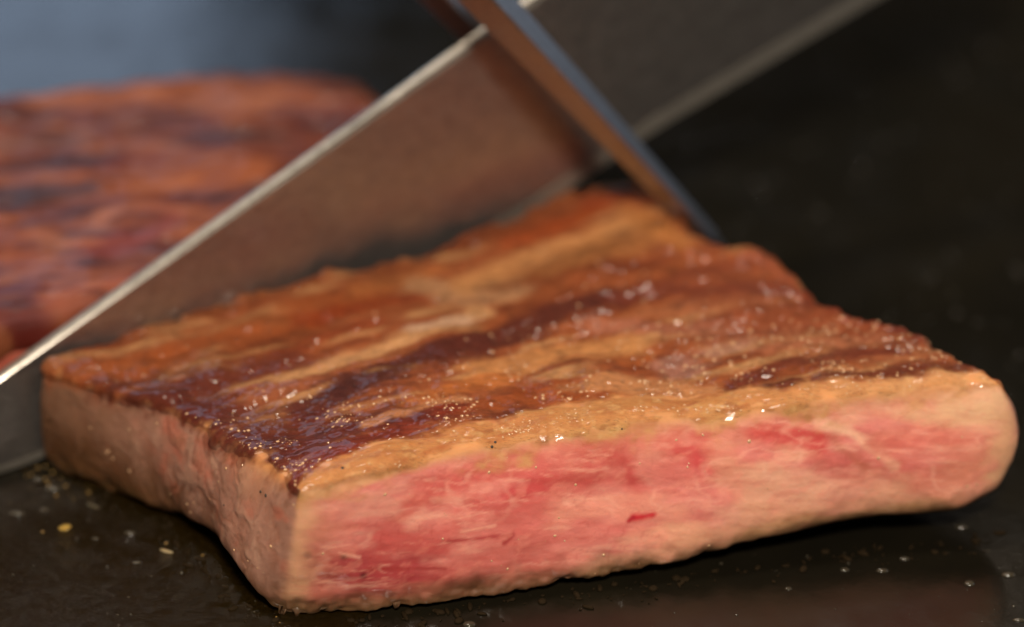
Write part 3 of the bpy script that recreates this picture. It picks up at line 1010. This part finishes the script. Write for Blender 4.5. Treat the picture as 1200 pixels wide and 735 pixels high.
# ------------------------------------------------------------------ knife
def build_knife():
    root = thing('knife', tuple(KO), 'broad steel kitchen knife slicing down between the two steaks', 'knife')
    # (s along the blade, z) of spine and edge, metres
    sp = np.array([(-.040, .0010), (-.034, .0034), (-.020, .0077), (-.001, .0157), (.0412, .0335), (.0881, .0539), (.12, .0676), (.16, .083), (.20, .096)])
    ed = np.array([(-.040, .0008), (-.034, .0004), (-.020, .0003), (.0005, .0003), (.004, .0007), (.030, .0036), (.060, .0092), (.088, .0168), (.1101, .0254), (.1539, .0384), (.19, .0486)])
    sp[3:, 1] += .0011
    ed[5:, 1] += .0011
    n = 160
    ss = np.linspace(-.040, .186, n)
    zs = np.interp(ss, sp[:, 0], sp[:, 1])
    ze = np.interp(ss, ed[:, 0], ed[:, 1])
    k = np.hanning(9)
    k /= k.sum()
    zs = np.r_[zs[:4], np.convolve(zs, k, 'valid'), zs[-4:]]
    ze = np.r_[ze[:4], np.convolve(ze, k, 'valid'), ze[-4:]]
    th = 0.00085
    # cross-section: fraction from edge to spine, half thickness
    prof = [(0.0, 0.00005), (0.085, 0.00042), (0.10, 0.00050), (0.35, 0.00078), (0.7, 0.0008), (0.985, th), (1.0, th - 0.0002)]
    ring = [(f, -h) for f, h in prof] + [(f, h) for f, h in prof[::-1]]
    V = []
    for s, a, b in zip(ss, ze, zs):
        hgt = max(b - a, 1e-4)
        for f, h in ring:
            hh = min(h, 0.18 * hgt + 0.00005)
            q = KO + KD * s + KN * hh
            V.append((q[0], q[1], a + f * hgt))
    m = len(ring)
    F = []
    for i in range(n - 1):
        for j in range(m):
            F.append((i * m + j, (i + 1) * m + j, (i + 1) * m + (j + 1) % m, i * m + (j + 1) % m))
    F.append(tuple(range(m)))
    F.append(tuple((n - 1) * m + j for j in range(m))[::-1])
    rot = math.atan2(KD[1], KD[0])
    mat = steel('blade_steel', (0.43, 0.385, 0.35), 0.33, (25, 25, 900), (0, 0, -rot), metallic=0.93, bump=0.03)
    o = make_obj('blade', V, F, mat, root, smooth=False)
    import bmesh
    bm = bmesh.new()
    bm.from_mesh(o.data)
    bmesh.ops.recalc_face_normals(bm, faces=bm.faces)
    bm.to_mesh(o.data)
    bm.free()
    o['label'] = 'long tapering blade with pale spine and ground edge'
    # rounded spine and ground cutting edge, brighter than the flats
    def strip(name, lo, hi, steps, extra, m_, label):
        V, F = [], []
        loop = []
        fr = np.linspace(lo, hi, steps)
        prf = np.array(prof)
        for f in fr:
            loop.append((f, -(np.interp(f, prf[:, 0], prf[:, 1]) + extra)))
        if hi >= 1.0:
            for a_ in np.linspace(0, math.pi, 7):
                loop.append((1.0 + math.sin(a_) * 0.0006 / 0.03, -math.cos(a_) * th))
        for f in fr[::-1]:
            loop.append((f, np.interp(f, prf[:, 0], prf[:, 1]) + extra))
        k_ = len(loop)
        for s, a, b in zip(ss, ze, zs):
            hgt = max(b - a, 1e-4)
            for f, h in loop:
                lim = 0.18 * hgt + 0.00005 + extra
                q = KO + KD * s + KN * max(-lim, min(lim, h))
                V.append((q[0], q[1], max(a + f * hgt, .0002)))
        for i in range(n - 1):
            for j in range(k_):
                F.append((i * k_ + j, (i + 1) * k_ + j, (i + 1) * k_ + (j + 1) % k_, i * k_ + (j + 1) % k_))
        F.append(tuple(range(k_)))
        F.append(tuple((n - 1) * k_ + j for j in range(k_))[::-1])
        p = make_obj(name, V, F, m_, o, smooth=False)
        bm = bmesh.new()
        bm.from_mesh(p.data)
        bmesh.ops.recalc_face_normals(bm, faces=bm.faces)
        bm.to_mesh(p.data)
        bm.free()
        p['label'] = label
        return p
    pol = steel('ground_steel', (0.40, 0.355, 0.30), 0.36, (25, 25, 25), metallic=0.80, bump=0.03)
    bev = steel('bevel_steel', (0.46, 0.41, 0.34), 0.45, (25, 25, 25), metallic=0.82, bump=0.05)
    strip('spine', 0.972, 1.0, 3, 0.00006, pol, 'pale polished back of the blade')
    strip('cutting_edge', 0.0, 0.07, 3, 0.00005, bev, 'bright ground cutting edge')
    # bolster and wooden handle, held above the counter
    axis = KD * math.cos(math.radians(19)) + np.array([0, 0, math.sin(math.radians(19))])
    upk = np.cross(KN, axis)
    if upk[2] < 0:
        upk = -upk
    base = KO + KD * .184 + np.array([0, 0, .072])

    def loft(name, secs, mat):
        V, F = [], []
        k = 20
        for d, ry, rz, dz in secs:
            for j in range(k):
                t = 2 * math.pi * j / k
                c, s_ = math.cos(t), math.sin(t)
                c = math.copysign(abs(c) ** .7, c)
                s_ = math.copysign(abs(s_) ** .7, s_)
                V.append(base + axis * d + KN * ry * c + upk * (rz * s_ + dz))
        for i in range(len(secs) - 1):
            for j in range(k):
                F.append((i * k + j, i * k + (j + 1) % k, (i + 1) * k + (j + 1) % k, (i + 1) * k + j))
        F.append(tuple(range(k))[::-1])
        F.append(tuple((len(secs) - 1) * k + j for j in range(k)))
        return make_obj(name, V, F, mat, root)
    loft('bolster', [(0, .002, .014, .004), (.004, .007, .014, .004), (.016, .009, .013, .004), (.018, .009, .013, .004)], mat)
    W = NT('handle_wood')
    mp = W.mapping((40, 40, 6))
    nn = W.noise(8, 5, .6, mp)
    r = W.ramp(nn.outputs[0], [(.3, (.03, .015, .008)), (.7, (.09, .045, .022))])
    W.l(r.outputs[0], W.b.inputs['Base Color'])
    W.set(Roughness=.45)
    loft('handle', [(.0182, .0092, .0132, .004), (.05, .0105, .014, .002), (.09, .010, .0135, .003), (.12, .0112, .015, 0), (.128, .008, .011, -.001)], W.m)


build_knife()


# ------------------------------------------------------------------ carving fork straddling the blade
def build_fork():
    tip = un(852, 300, .0135)
    up_px = (572, 0)
    q = on_plane(*up_px, KO, KN)
    rd = q - CAM
    rd /= np.linalg.norm(rd)
    upper = q - rd * 0.014
    ax = upper - tip
    L = np.linalg.norm(ax)
    ax /= L
    view = (CAM - (tip + upper) / 2)
    view -= ax * (view @ ax)
    view /= np.linalg.norm(view)
    side = np.cross(ax, view)          # points to picture right or left
    if side[0] < 0:
        side = -side
    root = thing('carving_fork', tuple(np.r_[tip[:2], 0]), 'two pronged steel carving fork pinning the far corner of the front steak', 'fork')
    mat = steel('fork_steel', (0.40, 0.39, 0.38), 0.34, (700, 700, 40), bump=0.12)
    ang = math.radians(44)
    c1 = side * math.cos(ang) + view * math.sin(ang)     # wide half axis
    c2 = -side * math.sin(ang) + view * math.cos(ang)
    f1, f2 = c1, c2

    def bar(name, start, secs):
        V, F = [], []
        prof = []
        for a, b in ((1, 1), (-1, 1), (-1, -1), (1, -1)):
            for da, db in ((0, -.12), (-.12, 0)) if a * b > 0 else ((-.12, 0), (0, -.12)):
                prof.append((a * (1 + da), b * (1 + db)))
        k = len(prof)
        for d, ra, rb, bow in secs:
            for a, b in prof:
                V.append(start + ax * d + f1 * (a * ra) + f2 * (b * rb) + view * bow)
        for i in range(len(secs) - 1):
            for j in range(k):
                F.append((i * k + j, i * k + (j + 1) % k, (i + 1) * k + (j + 1) % k, (i + 1) * k + j))
        F.append(tuple(range(k))[::-1])
        F.append(tuple((len(secs) - 1) * k + j for j in range(k)))
        o = make_obj(name, V, F, mat, root, smooth=False)
        import bmesh
        bm = bmesh.new()
        bm.from_mesh(o.data)
        bmesh.ops.recalc_face_normals(bm, faces=bm.faces)
        bm.to_mesh(o.data)
        bm.free()
        return o
    tl = L + 0.030
    ts = [(0, .0004, .0003, 0), (.005, .0011, .0009, 0)] + [(.005 + (tl - .005) * f, .0011 + .0022 * f ** .8, .0009 + .0016 * f ** .8, 0) for f in np.linspace(.06, 1, 14)]
    bar('tine', tip, ts)
    # second tine on the far side of the blade
    q2 = on_plane(522, 0, KO, KN)
    rd2 = (q2 - CAM) / np.linalg.norm(q2 - CAM)
    up2 = q2 + rd2 * 0.010
    tip2 = up2 - ax * (L - .034)
    ts2 = [(d * (tl - .034) / tl, a, b, c) for d, a, b, c in ts]
    bar('tine', tip2, ts2)
    # yoke, shank and handle, above the picture
    y0 = tip + ax * tl
    y1 = tip2 + ax * (tl - .034)
    mid = (y0 + y1) / 2

    def tube(name, pts, radii, mat, k=16):
        V, F = [], []
        pts = [np.asarray(p) for p in pts]
        for i, (p, r) in enumerate(zip(pts, radii)):
            t = pts[min(i + 1, len(pts) - 1)] - pts[max(i - 1, 0)]
            t /= np.linalg.norm(t)
            a = np.cross(t, [0.2, 0.3, 0.93])
            a /= np.linalg.norm(a)
            b = np.cross(t, a)
            for j in range(k):
                th = 2 * math.pi * j / k
                V.append(p + r * (a * math.cos(th) + b * math.sin(th)))
        for i in range(len(pts) - 1):
            for j in range(k):
                F.append((i * k + j, i * k + (j + 1) % k, (i + 1) * k + (j + 1) % k, (i + 1) * k + j))
        F.append(tuple(range(k))[::-1])
        F.append(tuple((len(pts) - 1) * k + j for j in range(k)))
        return make_obj(name, V, F, mat, root)
    tube('yoke', [y0 - ax * .002, y0 + ax * .006 + (mid - y0) * .25, mid + ax * .012, y1 + ax * .006 + (mid - y1) * .25, y1 - ax * .002], [.0028, .0032, .0036, .0032, .0028], mat)
    tube('shank', [mid + ax * .010, mid + ax * .04, mid + ax * .075], [.0038, .0034, .0042], mat)
    tube('handle', [mid + ax * .075, mid + ax * .078, mid + ax * .12, mid + ax * .17, mid + ax * .18], [.006, .0085, .0095, .0105, .007], bpy.data.materials['handle_wood'])


build_fork()


# ------------------------------------------------------------------ oil and bits on the griddle
def build_spatter():
    rng = np.random.default_rng(11)
    # thin pool of brown oil in front of the left side
    nr, ns = 46, 150
    c = un(90, 690, 0)[:2]
    V, F = [(c[0], c[1], .0009)], []
    th = np.linspace(0, 2 * math.pi, ns, endpoint=False)
    edge = fbm(np.stack([np.cos(th) * 1.7, np.sin(th) * 1.7, th * 0], 1), 4, 401)
    for r in range(1, nr + 1):
        f = r / nr
        for k in range(ns):
            rad = (0.034 + 0.007 * edge[k]) * f
            V.append((c[0] + rad * math.cos(th[k]) * 1.05, c[1] + rad * math.sin(th[k]) * 0.86, .0009 * (1 - f ** 6) + .00004))
    V = np.array(V)
    wv = fbm(V * 180, 3, 411) * 0.00018 + fbm(V * 600, 2, 412) * 0.00005
    V[:, 2] = np.maximum(.00003, V[:, 2] + wv * (V[:, 2] > .0003))
    F = [(0, 1 + k, 1 + (k + 1) % ns) for k in range(ns)]
    for r in range(nr - 1):
        a, b = 1 + r * ns, 1 + (r + 1) * ns
        for k in range(ns):
            k2 = (k + 1) % ns
            F.append((a + k, b + k, b + k2, a + k2))
    N = NT('brown_oil')
    n = N.noise(120, 5, .6)
    cr = N.ramp(n.outputs[0], [(.35, (.004, .0022, .0004)), (.58, (.013, .0070, .0012)), (.75, (.030, .017, .003))])
    N.l(cr.outputs[0], N.b.inputs['Base Color'])
    N.set(Roughness=.07, IOR=1.47, Specular_IOR_Level=.35)
    n2 = N.noise(420, 4, .6)
    N.bump([(n2.outputs[0], .45, .0005)])
    o = make_obj('oil_pool', V, F, N.m)
    o['label'] = 'shallow pool of brown cooking oil beside the front steak'
    o['category'] = 'oil'

    clear = oil_material('clear_oil', (.035, .028, .018), .05, 0.0)
    pale = meat_material('pale_fat', .2, .3, .5, 0, 1, .15)
    # fine spatter all over the plate, too many to count
    pts, rad = [], []
    for _ in range(300):
        x, y = rng.uniform(-40, 1240), rng.uniform(560, 760)
        if rng.random() < .35:
            x, y = rng.uniform(-20, 330), rng.uniform(600, 745)
        p = un(x, y, 0)
        pts.append(p + np.array([0, 0, .0009 if (x < 330 and y > 590) else 0]))
        rad.append(.00008 + .00024 * rng.random() ** 4)
    for _ in range(500):
        p = un(rng.uniform(700, 1300), rng.uniform(0, 560), 0)
        pts.append(p)
        rad.append(.00015 + .0006 * rng.random() ** 4)
    o = scatter('oil_spatter', pts, [np.array([0, 0, 1.])] * len(pts), rad, clear, None, rng)
    o['label'] = 'fine spatter of oil over the griddle'
    bottom = np.where((sw < 0.03) & ((sv == 0) | (su == 0)))[0]
    N = NT('burnt_residue')
    rn = N.noise(900, 3, .6)
    rc = N.ramp(rn.outputs[0], [(.35, (.004, .003, .002)), (.7, (.030, .017, .006))])
    N.l(rc.outputs[0], N.b.inputs['Base Color'])
    N.set(Roughness=.8, Specular_IOR_Level=.05)
    pick = rng.choice(bottom, 260)
    pts = SP[pick] + SN[pick] * [1, 1, 0] * (np.abs(rng.normal(0, .0028, len(pick))) + .0002)[:, None]
    pts[:, 2] = 0.0001 + .0008 * (np.hypot(pts[:, 0] - c[0], (pts[:, 1] - c[1]) * 1.1) < .03)
    o = scatter('burnt_residue', pts, [np.array([0, 0, 1.])] * len(pts), .00014 + .0006 * rng.random(len(pts)) ** 3, N.m, None, rng, .8)
    o['label'] = 'burnt brown residue along the foot of the front steak'
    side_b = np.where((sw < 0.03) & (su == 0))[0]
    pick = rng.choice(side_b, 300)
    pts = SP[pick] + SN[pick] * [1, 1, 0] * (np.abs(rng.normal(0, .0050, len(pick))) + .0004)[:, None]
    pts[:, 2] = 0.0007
    froth = oil_material('froth', (.26, .155, .045), .08, 0.0)  # oil bubbles; golden glints are put into their colour
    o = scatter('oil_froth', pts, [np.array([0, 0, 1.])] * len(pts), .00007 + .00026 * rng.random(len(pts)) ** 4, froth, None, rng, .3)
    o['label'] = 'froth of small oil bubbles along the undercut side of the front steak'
    # bigger single drops
    drops = [(63, 573, .0011), (45, 562, .0008), (52, 598, .0008), (20, 602, .0010), (112, 632, .0007), (152, 625, .0009), (160, 660, .0007),
             (990, 668, .0006), (1034, 669, .0007), (1060, 655, .0006), (1136, 684, .0008), (1182, 674, .0009), (1194, 727, .0007), (1127, 618, .0008), (924, 690, .0005), (550, 732, .0009)]
    for x, y, r in drops:
        zb = .0008 if x < 330 else 0.0
        p = un(x, y, zb)
        k = 1 + rng.uniform(0, .5)
        o = make_obj('oil_drop', DV * [r * k, r / k, r * .8] + p, DF, clear)
        if x < 330:
            tag(o, 'clear oil drop in the brown oil beside the undercut side of the front steak', 'oil drop', 'oil drops in the brown oil')
        elif x > 1170:
            tag(o, 'glinting oil drop on bare griddle past the end of the cut face', 'oil drop', 'oil drops past the end of the steak')
        elif x == 550:
            tag(o, 'lone bright oil drop close under the red end of the cut face', 'oil drop')
        else:
            tag(o, 'clear oil drop on the griddle below the pale end of the cut face', 'oil drop', 'oil drops below the cut face')

    def bit(name, x, y, lx, ly, lz, rgb, label, cat, rot, seed):
        V, F = dome(18, 8, 1.0)
        nz = fbm(V * 1.6 + seed, 3, 420 + seed)
        V = V * (1 + .28 * nz[:, None]) * [lx, ly, lz]
        c_, s_ = math.cos(rot), math.sin(rot)
        V = np.stack([V[:, 0] * c_ - V[:, 1] * s_, V[:, 0] * s_ + V[:, 1] * c_, V[:, 2]], 1)
        V[:, 2] -= V[:, 2].min()
        p = un(x, y, .0006)
        o = make_obj(name, V + p, F, pale, colors=np.tile(lin(rgb), (len(V), 1)))
        tag(o, label, cat)
    bit('crumb', 76, 621, .0010, .0008, .0005, (170, 134, 56), 'tiny yellow crumb lying in the oil pool', 'crumb', .3, 1)
    bit('fat_scrap', 196, 648, .0011, .0004, .0003, (150, 128, 90), 'pale scrap of fat under the undercut side of the front steak', 'fat scrap', -.35, 2)
    bit('fat_scrap', 108, 594, .0016, .0004, .0002, (84, 74, 54), 'long greyish scrap of fat in the oil near the knife edge', 'fat scrap', -.6, 3)


build_spatter()
